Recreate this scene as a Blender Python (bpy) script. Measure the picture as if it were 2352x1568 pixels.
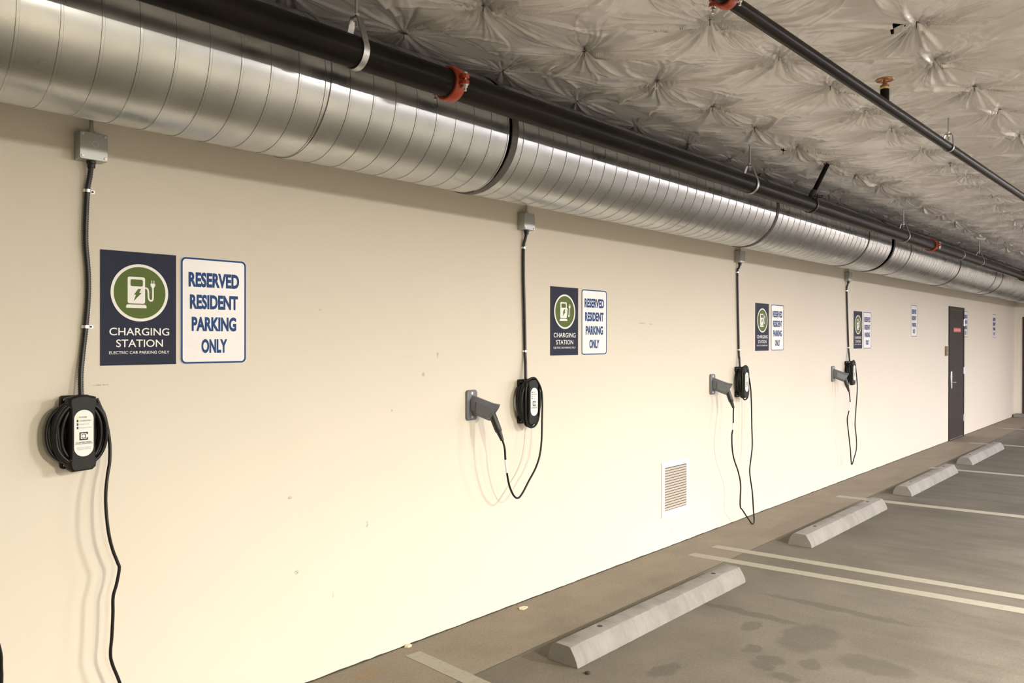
import bpy, bmesh, math, random
import numpy as np
from mathutils import Vector, Matrix
PI = math.pi
S = bpy.context.scene
COL = S.collection
for o in list(bpy.data.objects):
    bpy.data.objects.remove(o)

# ------------------------------------------------------------------ camera
cd = bpy.data.cameras.new('camera')
cam = bpy.data.objects.new('camera', cd)
COL.objects.link(cam)
cd.sensor_fit = 'HORIZONTAL'
cd.sensor_width = 36.0
cd.lens = 1840.3 / 2352 * 36.0
cd.clip_start = 0.05
cd.clip_end = 200
FW = Vector((0.7516840, 0.6595186, -0.0025231))
RT = Vector((0.6595227, -0.7516833, 0.0014322))
UP = Vector((0.0009520, 0.0027406, 0.9999958))
M = Matrix((RT, UP, -FW)).transposed().to_4x4()
M.translation = Vector((0, -3.3004, 1.6648))
cam.matrix_world = M
S.camera = cam

# ------------------------------------------------------------------ world, exposure
S.view_settings.view_transform = 'Standard'
S.view_settings.look = 'None'
S.view_settings.gamma = 1.0
S.view_settings.use_curve_mapping = False
S.view_settings.exposure = 0.15
w = bpy.data.worlds.new('world')
S.world = w
w.use_nodes = True
w.node_tree.nodes['Background'].inputs[0].default_value = (0.5, 0.5, 0.5, 1)
w.node_tree.nodes['Background'].inputs[1].default_value = 0.05

# garage ceiling lamps (behind the camera and to its right, none in the frame):
# x, y, power of the downlight, colour
LAMPS = [
    (2.2, -5.9, 390, (1.0, 0.92, 0.72)),
    (5.2, -5.5, 410, (1.0, 0.95, 0.89)),
    (8.6, -5.5, 250, (1.0, 0.955, 0.95)),
    (11.8, -5.5, 230, (1.0, 0.95, 0.98)),
    (15.0, -5.5, 240, (1.0, 0.95, 1.0)),
    (18.2, -5.5, 240, (1.0, 0.95, 1.0)),
    (-0.6, -10.8, 620, (1.0, 0.92, 0.72)),
    (4.2, -10.8, 560, (1.0, 0.94, 0.85)),
    (9.0, -10.8, 480, (1.0, 0.95, 0.93)),
    (14.0, -10.8, 480, (1.0, 0.95, 0.97)),
]
LAMP_GLOW = 135.0

# ------------------------------------------------------------------ node helpers
def new_mat(name):
    m = bpy.data.materials.new(name)
    m.use_nodes = True
    nt = m.node_tree
    return m, nt, nt.nodes['Principled BSDF']

class N:
    """tiny node-graph helper"""
    def __init__(s, nt):
        s.nt = nt
    def n(s, t, **kw):
        x = s.nt.nodes.new(t)
        for k, v in kw.items():
            setattr(x, k, v)
        return x
    def link(s, a, b):
        s.nt.links.new(a, b)
    def val(s, sock, v):
        if hasattr(v, 'node'):
            s.link(v, sock)
        else:
            sock.default_value = v
    def math(s, op, a, b=0.0, c=0.0, clamp=False):
        x = s.n('ShaderNodeMath', operation=op, use_clamp=clamp)
        s.val(x.inputs[0], a); s.val(x.inputs[1], b); s.val(x.inputs[2], c)
        return x.outputs[0]
    def vmath(s, op, a, b=(0, 0, 0)):
        x = s.n('ShaderNodeVectorMath', operation=op)
        s.val(x.inputs[0], a); s.val(x.inputs[1], b)
        return x.outputs['Value'] if op == 'LENGTH' else x.outputs[0]
    def pos(s):
        return s.n('ShaderNodeTexCoord').outputs['Object']
    def noise(s, vec, scale, detail=3, rough=0.55, dist=0.0):
        x = s.n('ShaderNodeTexNoise')
        s.link(vec, x.inputs['Vector'])
        x.inputs['Scale'].default_value = scale
        x.inputs['Detail'].default_value = detail
        x.inputs['Roughness'].default_value = rough
        x.inputs['Distortion'].default_value = dist
        return x.outputs['Fac']
    def scale(s, vec, v):
        return s.vmath('MULTIPLY', vec, v)
    def rng(s, v, a, b, c=0.0, d=1.0, smooth=False):
        x = s.n('ShaderNodeMapRange')
        if smooth:
            x.interpolation_type = 'SMOOTHSTEP'
        s.val(x.inputs[0], v)
        for i, q in enumerate((a, b, c, d)):
            x.inputs[i + 1].default_value = q
        return x.outputs[0]
    def mix(s, f, a, b, mode='MIX'):
        x = s.n('ShaderNodeMix', data_type='RGBA', blend_type=mode)
        s.val(x.inputs[0], f)
        for sock, v in ((x.inputs[6], a), (x.inputs[7], b)):
            if hasattr(v, 'node'):
                s.link(v, sock)
            else:
                sock.default_value = (*v, 1)
        return x.outputs[2]
    def bump(s, h, strength=0.3, dist=0.002, normal=None):
        x = s.n('ShaderNodeBump')
        x.inputs['Strength'].default_value = strength
        x.inputs['Distance'].default_value = dist
        s.link(h, x.inputs['Height'])
        if normal is not None:
            s.link(normal, x.inputs['Normal'])
        return x.outputs[0]
    def ellipse(s, p, c, r, soft=0.35):
        """1 inside an ellipsoid centred at c with radii r, 0 outside"""
        d = s.vmath('LENGTH', s.vmath('DIVIDE', s.vmath('SUBTRACT', p, c), r))
        return s.rng(d, 1.0 - soft, 1.0 + soft * 0.5, 1.0, 0.0, True)

def mat(name, col, rough=0.5, metal=0.0, var=0.08, vscale=20.0, bump=0.0, bscale=120.0, spec=0.5, emit=None, estr=0.0):
    m, nt, b = new_mat(name)
    g = N(nt)
    p = g.pos()
    f = g.noise(p, vscale)
    lo = tuple(c * (1 - var) for c in col)
    hi = tuple(min(1, c * (1 + var)) for c in col)
    g.link(g.mix(g.rng(f, 0.3, 0.7), lo, hi), b.inputs['Base Color'])
    b.inputs['Roughness'].default_value = rough
    b.inputs['Metallic'].default_value = metal
    b.inputs['Specular IOR Level'].default_value = spec
    if bump:
        g.link(g.bump(g.noise(p, bscale, 2), bump, 0.001), b.inputs['Normal'])
    if emit:
        b.inputs['Emission Color'].default_value = (*emit, 1)
        b.inputs['Emission Strength'].default_value = estr
    return m

MT = {}
# painted wall ------------------------------------------------------
def wall_mat():
    m, nt, b = new_mat('cream_wall_paint')
    g = N(nt)
    p = g.pos()
    base = g.mix(g.rng(g.noise(p, 0.9, 3), 0.3, 0.7), (0.70, 0.648, 0.560), (0.72, 0.668, 0.580))
    base = g.mix(g.math('MULTIPLY', g.rng(g.noise(p, 9.0, 4), 0.62, 0.8), 0.10), base, (0.66, 0.59, 0.47))
    scuffs = [((2.333, 0, 1.809), (.010, .2, .005)), ((3.124, 0, 1.577), (.008, .2, .018)),
              ((3.015, 0, 1.470), (.012, .2, .014)), ((5.28, 0, 1.79), (.05, .2, .006)),
              ((5.40, 0, 1.785), (.03, .2, .005)), ((2.79, 0, 1.284), (.008, .2, .006)),
              ((2.162, 0, .912), (.014, .2, .008)), ((2.625, 0, .706), (.007, .2, .020)),
              ((2.201, 0, .55), (.013, .2, .013)), ((2.412, 0, .391), (.006, .2, .014)),
              ((5.712, 0, .116), (.010, .2, .010)), ((1.305, 0, 1.483), (.035, .2, .003))]
    pd = g.vmath('ADD', p, g.scale(g.n('ShaderNodeTexNoise').outputs['Color'], (0, 0, 0)))
    acc = None
    for c, r in scuffs:
        e = g.ellipse(pd, c, r, 0.6)
        acc = e if acc is None else g.math('MAXIMUM', acc, e)
    acc = g.math('MULTIPLY', acc, g.rng(g.noise(p, 160, 2), 0.4, 0.6))
    base = g.mix(g.math('MULTIPLY', acc, 0.75), base, (0.20, 0.18, 0.15))
    g.link(base, b.inputs['Base Color'])
    b.inputs['Roughness'].default_value = 0.62
    b.inputs['Specular IOR Level'].default_value = 0.3
    h = g.math('ADD', g.noise(p, 140, 3), g.math('MULTIPLY', g.noise(p, 12, 2), 0.8))
    g.link(g.bump(h, 0.12, 0.002), b.inputs['Normal'])
    return m
MT['wall'] = wall_mat()

def floor_mat():
    m, nt, b = new_mat('broom_finished_concrete')
    g = N(nt)
    p = g.pos()
    sep = g.n('ShaderNodeSeparateXYZ'); g.link(p, sep.inputs[0])
    x, y = sep.outputs[0], sep.outputs[1]
    blot = g.noise(p, 1.3, 5, 0.62)
    c = g.mix(g.rng(blot, 0.32, 0.68), (0.128, 0.114, 0.091), (0.180, 0.161, 0.130))
    # strip poured against the wall is browner and paler
    strip = g.rng(y, -0.545, -0.530, 0, 1)
    c = g.mix(g.math('MULTIPLY', strip, 0.75), c, g.mix(g.rng(g.noise(p, 3.0, 4), .3, .7), (0.225, 0.190, 0.142), (0.285, 0.243, 0.186)))
    # drive area darkened by tyres, streaks across the bays
    drive = g.rng(y, -1.0, -2.6, 0, 1, True)
    far = g.rng(x, 4.5, 9.0, 0, 1, True)
    st = g.noise(g.scale(p, (3.2, 0.75, 1)), 1.6, 5, 0.6, 0.4)
    stm = g.rng(st, 0.42, 0.72)
    dk = g.math('MULTIPLY', stm, g.math('ADD', g.math('MULTIPLY', drive, 0.35), g.math('MULTIPLY', far, 0.45), clamp=True))
    out = g.rng(y, -0.60, -1.0, 0, 1, True)
    dk = g.math('MULTIPLY', dk, out)
    c = g.mix(dk, c, (0.045, 0.039, 0.031))
    c = g.mix(g.math('MULTIPLY', g.math('MULTIPLY', out, far), 0.45), c, (0.060, 0.053, 0.043))
    # damp spots
    nz = g.n('ShaderNodeTexNoise'); g.link(p, nz.inputs['Vector']); nz.inputs['Scale'].default_value = 9
    pd = g.vmath('ADD', p, g.scale(g.vmath('SUBTRACT', nz.outputs['Color'], (.5, .5, .5)), (.10, .10, 0)))
    spots = [((4.03, -1.57, 0), (.065, .075, 1)), ((3.93, -1.57, 0), (.06, .07, 1)), ((4.10, -1.42, 0), (.06, .05, 1)),
             ((4.46, -1.60, 0), (.26, .16, 1)), ((4.10, -1.74, 0), (.07, .055, 1)), ((3.86, -1.70, 0), (.05, .08, 1)),
             ((4.42, -1.28, 0), (.10, .05, 1)), ((3.55, -1.22, 0), (.12, .05, 1)), ((4.62, -1.18, 0), (.05, .35, 1)),
             ((4.30, -2.0, 0), (.12, .2, 1)), ((5.05, -1.55, 0), (.05, .5, 1))]
    acc = None
    for q, r in spots:
        e = g.ellipse(pd, q, r, 0.28)
        acc = e if acc is None else g.math('MAXIMUM', acc, e)
    c = g.mix(g.math('MULTIPLY', acc, 0.40), c, (0.062, 0.053, 0.041))
    rust = g.ellipse(pd, (2.52, -.14, 0), (.10, .05, 1), 0.6)
    c = g.mix(g.math('MULTIPLY', rust, 0.28), c, (0.30, 0.17, 0.06))
    # sawn joint parallel to the wall
    jd = g.math('ABSOLUTE', g.math('ADD', g.math('ADD', y, 0.54), g.math('MULTIPLY', g.math('SUBTRACT', g.noise(g.scale(p, (1, 0, 0)), 14, 3), .5), 0.012)))
    joint = g.rng(jd, 0.0025, 0.006, 1, 0)
    jx = g.math('ABSOLUTE', g.math('SUBTRACT', x, 5.44))
    joint2 = g.math('MULTIPLY', g.rng(jx, 0.001, 0.004, 1, 0), g.rng(y, -0.53, -0.52, 0.6, 0.6))
    joint = g.math('MAXIMUM', joint, g.math('MULTIPLY', joint2, 0.4))
    c = g.mix(g.math('MULTIPLY', joint, 0.62), c, (0.10, 0.085, 0.06))
    speck = g.rng(g.noise(p, 210, 2), 0.66, 0.74)
    c = g.mix(g.math('MULTIPLY', speck, 0.35), c, (0.13, 0.11, 0.085))
    grain = g.noise(p, 75, 4, 0.7)
    c = g.mix(0.55, c, g.mix(g.rng(grain, .3, .7), (0.35, 0.35, 0.35), (0.65, 0.65, 0.65)), 'OVERLAY')
    g.link(c, b.inputs['Base Color'])
    b.inputs['Roughness'].default_value = 0.78
    b.inputs['Specular IOR Level'].default_value = 0.3
    broom = g.noise(g.scale(p, (4, 170, 1)), 1.0, 2)
    h = g.math('ADD', g.math('MULTIPLY', broom, 0.7), g.math('MULTIPLY', grain, 0.8))
    h = g.math('SUBTRACT', h, g.math('MULTIPLY', joint, 2.0))
    g.link(g.bump(h, 0.45, 0.002), b.inputs['Normal'])
    return m
MT['floor'] = floor_mat()

def scrim_mat():
    m, nt, b = new_mat('white_insulation_scrim')
    g = N(nt)
    p = g.pos()
    c = g.mix(g.rng(g.noise(p, 2.2, 4), .3, .7), (0.55, 0.53, 0.535), (0.62, 0.60, 0.605))
    wx = g.n('ShaderNodeTexWave', wave_type='BANDS', bands_direction='X'); wx.inputs['Scale'].default_value = 48
    wy = g.n('ShaderNodeTexWave', wave_type='BANDS', bands_direction='Y'); wy.inputs['Scale'].default_value = 48
    dv = g.vmath('ADD', p, g.scale(g.n('ShaderNodeTexNoise').outputs['Color'], (.0, .0, .0)))
    g.link(dv, wx.inputs['Vector']); g.link(dv, wy.inputs['Vector'])
    weave = g.math('MULTIPLY', wx.outputs['Fac'], wy.outputs['Fac'])
    c = g.mix(g.math('MULTIPLY', weave, 0.16), c, (0.86, 0.82, 0.77))
    g.link(c, b.inputs['Base Color'])
    b.inputs['Roughness'].default_value = 0.24
    b.inputs['Specular IOR Level'].default_value = 0.9
    g.link(g.bump(weave, 0.10, 0.001), b.inputs['Normal'])
    return m
MT['scrim'] = scrim_mat()

def galv_mat(name, col=(0.62, 0.62, 0.60), rough=0.30, spangle=26.0, wave=0.18):
    m, nt, b = new_mat(name)
    g = N(nt)
    p = g.pos()
    c = g.mix(g.rng(g.noise(p, 5, 3), .35, .7), tuple(q * 0.86 for q in col), col)
    c = g.mix(g.math('MULTIPLY', g.rng(g.noise(p, spangle, 2),   .40, .70), .07), c, tuple(q * 0.72 for q in col))
    g.link(c, b.inputs['Base Color'])
    b.inputs['Metallic'].default_value = 1.0
    g.link(g.rng(g.noise(p, 4, 3), .3, .7, rough - .05, rough + .07), b.inputs['Roughness'])
    h = g.noise(g.scale(p, (1.0, 1.6, 1.6)), 2.0, 0)
    g.link(g.bump(h, wave, 0.02), b.inputs['Normal'])
    return m
MT['duct'] = galv_mat('galvanised_duct_steel', (0.53, 0.545, 0.55), 0.29)
MT['galv'] = galv_mat('galvanised_hardware', (0.52, 0.53, 0.53), 0.38, 60, 0.1)
MT['zinc'] = mat('bright_zinc', (0.78, 0.77, 0.74), 0.3, 1.0, 0.06)

def pipe_mat():
    m, nt, b = new_mat('black_painted_pipe')
    g = N(nt)
    p = g.pos()
    c = g.mix(g.rng(g.noise(g.scale(p, (.6, 3, 3)), 4, 4), .4, .7), (0.010, 0.0088, 0.0080), (0.020, 0.017, 0.0145))
    dust = g.math('MULTIPLY', g.rng(g.noise(g.scale(p, (1.2, 2, 2)), 9, 5, .7), 0.62, 0.80), 0.25)
    c = g.mix(dust, c, (0.13, 0.115, 0.095))
    scr = g.rng(g.noise(g.scale(p, (2, 9, 9)), 22, 3, .8), 0.74, 0.78)
    c = g.mix(g.math('MULTIPLY', scr, 0.5), c, (0.25, 0.23, 0.20))
    g.link(c, b.inputs['Base Color'])
    g.link(g.rng(dust, 0, .5, .34, .6), b.inputs['Roughness'])
    b.inputs['Specular IOR Level'].default_value = 0.045
    return m
MT['pipe'] = pipe_mat()
MT['red'] = mat('red_coupling_paint', (0.36, 0.045, 0.015), 0.42, 0, 0.18, 30, 0.2, 90)
MT['band'] = mat('dark_duct_sealant', (0.085, 0.075, 0.070), 0.6, 0, 0.2, 30, 0.3, 120)
MT['brass'] = mat('copper_bronze', (0.36, 0.17, 0.085), 0.42, 0.7, 0.2, 40)
MT['brassband'] = mat('yellow_brass', (0.72, 0.55, 0.28), 0.35, 0.8, 0.08)
MT['iron'] = mat('dark_iron', (0.045, 0.038, 0.034), 0.5, 0.2, 0.25, 40, 0.2, 90)
MT['conduit'] = mat('black_flexible_conduit', (0.012, 0.011, 0.013), 0.38, 0, 0.2)
MT['rubber'] = mat('black_cable_rubber', (0.008, 0.008, 0.008), 0.42, 0, 0.2, spec=.35)
MT['plastic'] = mat('black_textured_plastic', (0.010, 0.0098, 0.0095), 0.5, 0, 0.15, 60, 0.25, 260, spec=.3)
MT['plug'] = mat('black_connector_plastic', (0.020, 0.018, 0.017), 0.45, 0, 0.15)
MT['greyplastic'] = mat('slate_grey_plastic', (0.15, 0.158, 0.178), 0.36, 0, 0.06, 30)
MT['label'] = mat('white_label_film', (0.86, 0.85, 0.83), 0.35, 0, 0.02)
MT['ink'] = mat('black_ink', (0.015, 0.015, 0.02), 0.5, 0, 0.05)
MT['greyink'] = mat('grey_ink', (0.22, 0.22, 0.23), 0.5, 0, 0.05)
MT['led'] = mat('lit_indicator', (0.6, 0.35, 0.05), 0.4, 0, 0.02, emit=(1.0, 0.55, 0.06), estr=0.9)
MT['navy'] = mat('navy_sign_face', (0.017, 0.021, 0.046), 0.55, 0, 0.05, spec=.18)
MT['green'] = mat('olive_green_sign_ink', (0.092, 0.140, 0.022), 0.5, 0, 0.04, spec=.2)
MT['signwhite'] = mat('white_sign_ink', (0.83, 0.82, 0.80), 0.4, 0, 0.02)
MT['signface'] = mat('reflective_white_sign_face', (0.82, 0.80, 0.81), 0.32, 0, 0.02)
MT['blue'] = mat('blue_sign_ink', (0.008, 0.055, 0.205), 0.5, 0, 0.05, spec=.2)
MT['ventwhite'] = mat('white_enamelled_metal', (0.84, 0.81, 0.75), 0.4, 0, 0.02)
MT['louvre'] = mat('shade_tinted_enamelled_slats', (0.60, 0.545, 0.485), 0.5, 0, 0.06, 60)  # beige slats, with part of their shading mixed into the colour
MT['ventback'] = mat('grey_duct_interior', (0.10, 0.085, 0.072), 0.7, 0, 0.1)
MT['conc'] = None
def stop_mat():
    m, nt, b = new_mat('precast_concrete')
    g = N(nt)
    p = g.pos()
    c = g.mix(g.rng(g.noise(p, 5, 5, .65), .3, .7), (0.190, 0.178, 0.163), (0.265, 0.250, 0.230))
    st = g.rng(g.noise(g.scale(p, (9, 1, 1)), 2.2, 4), .5, .75)
    c = g.mix(g.math('MULTIPLY', st, .4), c, (0.145, 0.134, 0.120))
    g.link(c, b.inputs['Base Color'])
    b.inputs['Roughness'].default_value = 0.85
    h = g.math('ADD', g.noise(p, 90, 4, .7), g.math('MULTIPLY', g.noise(p, 14, 3), 1.5))
    g.link(g.bump(h, 0.4, 0.003), b.inputs['Normal'])
    return m
MT['conc'] = stop_mat()
def line_mat():
    m, nt, b = new_mat('worn_stripe_paint')
    g = N(nt)
    p = g.pos()
    wear = g.rng(g.noise(p, 28, 5, .7), .52, .68)
    c = g.mix(g.math('MULTIPLY', wear, 0.55), (0.325, 0.305, 0.245), (0.22, 0.20, 0.158))
    g.link(c, b.inputs['Base Color'])
    b.inputs['Roughness'].default_value = 0.7
    g.link(g.bump(g.noise(p, 90, 3), .3, .001), b.inputs['Normal'])
    return m
MT['line'] = line_mat()
MT['door'] = mat('dark_brown_door_paint', (0.044, 0.037, 0.034), 0.55, 0, 0.08, 6, spec=0.12)
MT['steel'] = mat('satin_steel', (0.62, 0.66, 0.74), 0.34, 0.9, 0.05)
MT['doorred'] = mat('red_door_sign', (0.62, 0.06, 0.06), 0.4, 0, 0.04)
MT['reader'] = mat('bronze_plate', (0.22, 0.16, 0.09), 0.45, 0.4, 0.1)
MT['gap'] = mat('dark_gap_dirt', (0.05, 0.042, 0.035), 0.9, 0, 0.3, 40)
MT['slab'] = mat('dark_slab', (0.05, 0.047, 0.043), 0.9, 0, 0.2)
MT['greywall'] = mat('bare_concrete_wall', (0.36, 0.335, 0.30), 0.8, 0, 0.15, 3)
MT['housing'] = mat('white_lamp_housing', (0.7, 0.7, 0.68), 0.5)
MT['chip'] = mat('cream_paint_chip', (0.66, 0.58, 0.44), 0.7, 0, 0.1)
MT['pin'] = mat('blackened_wire', (0.03, 0.026, 0.024), 0.45, 0.5, 0.2)

# ------------------------------------------------------------------ mesh builder
class MB:
    def __init__(s):
        s.v = []; s.f = []
    def add(s, vs, fs):
        k = len(s.v)
        s.v += [tuple(map(float, q)) for q in vs]
        s.f += [tuple(i + k for i in q) for q in fs]
        return s
    def box(s, x0, x1, y0, y1, z0, z1):
        vs = [(x, y, z) for x in (x0, x1) for y in (y0, y1) for z in (z0, z1)]
        return s.add(vs, [(0, 1, 3, 2), (4, 6, 7, 5), (0, 4, 5, 1), (2, 3, 7, 6), (0, 2, 6, 4), (1, 5, 7, 3)])
    def prism(s, poly, axis, a, b):
        """extrude a 2-D outline: axis x: (y,z), axis y: (x,z), axis z: (x,y)"""
        def P(q, t):
            return {'x': (t, q[0], q[1]), 'y': (q[0], t, q[1]), 'z': (q[0], q[1], t)}[axis]
        n = len(poly)
        vs = [P(q, a) for q in poly] + [P(q, b) for q in poly]
        fs = [(i, (i + 1) % n, n + (i + 1) % n, n + i) for i in range(n)]
        fs += [tuple(range(n))[::-1], tuple(range(n, 2 * n))]
        return s.add(vs, fs)
    def ringprism(s, outer, inner, axis, a, b):
        """frame between two outlines with the same number of points"""
        def P(q, t):
            return {'x': (t, q[0], q[1]), 'y': (q[0], t, q[1]), 'z': (q[0], q[1], t)}[axis]
        n = len(outer)
        vs = [P(q, a) for q in outer] + [P(q, a) for q in inner] + [P(q, b) for q in outer] + [P(q, b) for q in inner]
        fs = []
        for i in range(n):
            j = (i + 1) % n
            fs += [(i, j, n + j, n + i), (2 * n + i, 3 * n + i, 3 * n + j, 2 * n + j), (i, 2 * n + i, 2 * n + j, j), (n + i, n + j, 3 * n + j, 3 * n + i)]
        return s.add(vs, fs)
    def tube(s, path, r, n=10, caps=True, closed=False):
        P = np.array(path, float); m = len(P)
        R = np.full(m, r, float) if np.isscalar(r) else np.array(r, float)
        if closed:
            T = np.roll(P, -1, 0) - np.roll(P, 1, 0)
        else:
            T = np.gradient(P, axis=0)
        T /= np.maximum(np.linalg.norm(T, axis=1), 1e-9)[:, None]
        a = np.array([0, 0, 1.]) if abs(T[0][2]) < 0.9 else np.array([1., 0, 0])
        u = np.cross(T[0], a); u /= np.linalg.norm(u)
        vs = []
        for i in range(m):
            u = u - T[i] * (u @ T[i]); u /= np.linalg.norm(u)
            w_ = np.cross(T[i], u)
            for k in range(n):
                t = 2 * PI * k / n
                vs.append(P[i] + R[i] * (math.cos(t) * u + math.sin(t) * w_))
        fs = []
        for i in range(m if closed else m - 1):
            i2 = (i + 1) % m
            for k in range(n):
                k2 = (k + 1) % n
                fs.append((i * n + k, i * n + k2, i2 * n + k2, i2 * n + k))
        if caps and not closed:
            fs += [tuple(range(n))[::-1], tuple(range((m - 1) * n, m * n))]
        return s.add(vs, fs)
    def cyl(s, a, b, r, n=16):
        return s.tube([a, b], r, n)
    def lathe(s, prof, axis='z', o=(0, 0, 0), n=32, caps=True):
        """prof: (radius, height) pairs along axis"""
        vs = []
        for r, h in prof:
            for k in range(n):
                t = 2 * PI * k / n
                c, q = r * math.cos(t), r * math.sin(t)
                v = {'x': (h, c, q), 'y': (q, h, c), 'z': (c, q, h)}[axis]
                vs.append((v[0] + o[0], v[1] + o[1], v[2] + o[2]))
        fs = []
        for i in range(len(prof) - 1):
            for k in range(n):
                k2 = (k + 1) % n
                fs.append((i * n + k, i * n + k2, (i + 1) * n + k2, (i + 1) * n + k))
        if caps:
            fs += [tuple(range(n))[::-1], tuple(range((len(prof) - 1) * n, len(prof) * n))]
        return s.add(vs, fs)
    def loft(s, rings, caps=True):
        n = len(rings[0]); vs = [v for r in rings for v in r]; fs = []
        for i in range(len(rings) - 1):
            for k in range(n):
                k2 = (k + 1) % n
                fs.append((i * n + k, i * n + k2, (i + 1) * n + k2, (i + 1) * n + k))
        if caps:
            fs += [tuple(range(n))[::-1], tuple(range((len(rings) - 1) * n, len(rings) * n))]
        return s.add(vs, fs)
    def build(s, name, m, parent=None, loc=(0, 0, 0), angle=35, bevel=0.0, segs=2):
        me = bpy.data.meshes.new(name)
        me.from_pydata(s.v, [], s.f)
        bm = bmesh.new(); bm.from_mesh(me)
        bmesh.ops.recalc_face_normals(bm, faces=bm.faces)
        bm.to_mesh(me); bm.free()
        me.polygons.foreach_set('use_smooth', [True] * len(me.polygons))
        me.set_sharp_from_angle(angle=math.radians(angle))
        me.materials.append(MT[m])
        o = bpy.data.objects.new(name, me)
        COL.objects.link(o)
        o.location = loc
        if parent is not None:
            o.parent = parent
        if bevel:
            md = o.modifiers.new('bevel', 'BEVEL')
            md.width = bevel; md.segments = segs; md.limit_method = 'ANGLE'; md.angle_limit = math.radians(40)
            md.harden_normals = False
        return o

def tag(o, label=None, cat=None, group=None, kind=None):
    if label: o['label'] = label
    if cat: o['category'] = cat
    if group: o['group'] = group
    if kind: o['kind'] = kind
    return o
def thing(name, loc, label, cat, group=None):
    o = bpy.data.objects.new(name, None)
    COL.objects.link(o)
    o.empty_display_size = 0.1
    o.location = loc
    return tag(o, label, cat, group)
def copy_thing(src, loc, label):
    """copy a thing with its parts and sub-parts"""
    r = src.copy(); COL.objects.link(r); r.location = loc; r['label'] = label
    for ch in list(src.children):
        c = ch.copy(); COL.objects.link(c); c.parent = r
        for gc in list(ch.children):
            d = gc.copy(); COL.objects.link(d); d.parent = c
    return r
def struct(o):
    o['kind'] = 'structure'
    return o
def rrect(x0, x1, z0, z1, r, n=6):
    pts = []
    for cx, cz, a0 in ((x1 - r, z1 - r, 0), (x0 + r, z1 - r, 90), (x0 + r, z0 + r, 180), (x1 - r, z0 + r, 270)):
        for k in range(n + 1):
            t = math.radians(a0 + 90 * k / n)
            pts.append((cx + r * math.cos(t), cz + r * math.sin(t)))
    return pts
def circ(cx, cz, r, n=48):
    return [(cx + r * math.cos(2 * PI * k / n), cz + r * math.sin(2 * PI * k / n)) for k in range(n)]
def spline(pts, sub=8):
    P = np.array(pts, float)
    Q = np.vstack([2 * P[0] - P[1], P, 2 * P[-1] - P[-2]])
    out = []
    for i in range(1, len(Q) - 2):
        p0, p1, p2, p3 = Q[i - 1:i + 3]
        for k in range(sub):
            t = k / sub
            out.append(0.5 * ((2 * p1) + (p2 - p0) * t + (2 * p0 - 5 * p1 + 4 * p2 - p3) * t * t + (3 * p1 - p0 - 3 * p2 + p3) * t ** 3))
    out.append(P[-1])
    return np.array(out)
def text_mesh(name, lines, m, parent=None, bold=0.0):
    """lines: (text, centre x, baseline z, cap height, total width or None). One mesh facing -y."""
    vs, fs = [], []
    for body, cx, z, cap, wid in lines:
        cu = bpy.data.curves.new('tmp', 'FONT')
        cu.body = body; cu.size = 1.0; cu.offset = bold; cu.extrude = 0.0
        cu.resolution_u = 4
        t = bpy.data.objects.new('tmp', cu)
        COL.objects.link(t)
        dg = bpy.context.evaluated_depsgraph_get()
        me = bpy.data.meshes.new_from_object(t.evaluated_get(dg))
        co = np.array([v.co[:] for v in me.vertices])
        x0, x1 = co[:, 0].min(), co[:, 0].max()
        caph = 0.729
        sz = cap / caph
        sx = wid / (x1 - x0) if wid else sz
        k = len(vs)
        for q in co:
            vs.append((cx + (q[0] - (x0 + x1) / 2) * sx, 0.0, z + q[1] * sz))
        for pl in me.polygons:
            fs.append(tuple(i + k for i in pl.vertices))
        bpy.data.objects.remove(t); bpy.data.curves.remove(cu); bpy.data.meshes.remove(me)
    me = bpy.data.meshes.new(name)
    me.from_pydata(vs, [], fs)
    bm = bmesh.new(); bm.from_mesh(me)
    bmesh.ops.recalc_face_normals(bm, faces=bm.faces)
    for f in bm.faces:
        if f.normal.y > 0: f.normal_flip()
    bm.to_mesh(me); bm.free()
    me.materials.append(MT[m])
    o = bpy.data.objects.new(name, me)
    COL.objects.link(o)
    if parent is not None: o.parent = parent
    return o

rnd = random.Random(7)
# ================================================================== SETTING
X0, X1, YF, ZC = -5.0, 20.45, -15.0, 3.01
struct(MB().box(X0, X1 + .2, 0, 0.2, 0, 3.25).build('wall_left', 'wall'))
struct(MB().box(X1, X1 + .2, YF, 0, 0, 3.25).build('wall_back', 'wall'))
struct(MB().box(X0 - .2, X0, YF, .2, 0, 3.25).build('wall_front', 'greywall'))
struct(MB().box(X0 - .2, X1 + .2, YF - .2, YF, 0, 3.25).build('wall_right', 'greywall'))
struct(MB().box(X0 - .2, X1 + .2, YF - .2, .2, -0.2, 0).build('floor', 'floor'))
# dark caulk gap along the wall foot
gp = MB()
xx = np.arange(1.6, X1, 0.05)
hh = [0.004 + 0.004 * rnd.random() for _ in xx]
for i in range(len(xx) - 1):
    gp.add([(xx[i], -0.0015, 0.0), (xx[i + 1], -0.0015, 0.0), (xx[i + 1], -0.0015, hh[i + 1]), (xx[i], -0.0015, hh[i]),
            (xx[i], -0.004, 0.0006), (xx[i + 1], -0.004, 0.0006)], [(0, 1, 2, 3), (4, 5, 1, 0)])
struct(gp.build('trim_1', 'gap'))
# concrete kerb at the end wall
struct(MB().box(20.15, X1, -4.0, -0.03, 0, 0.07).build('trim_2', 'conc', bevel=.008))

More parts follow.
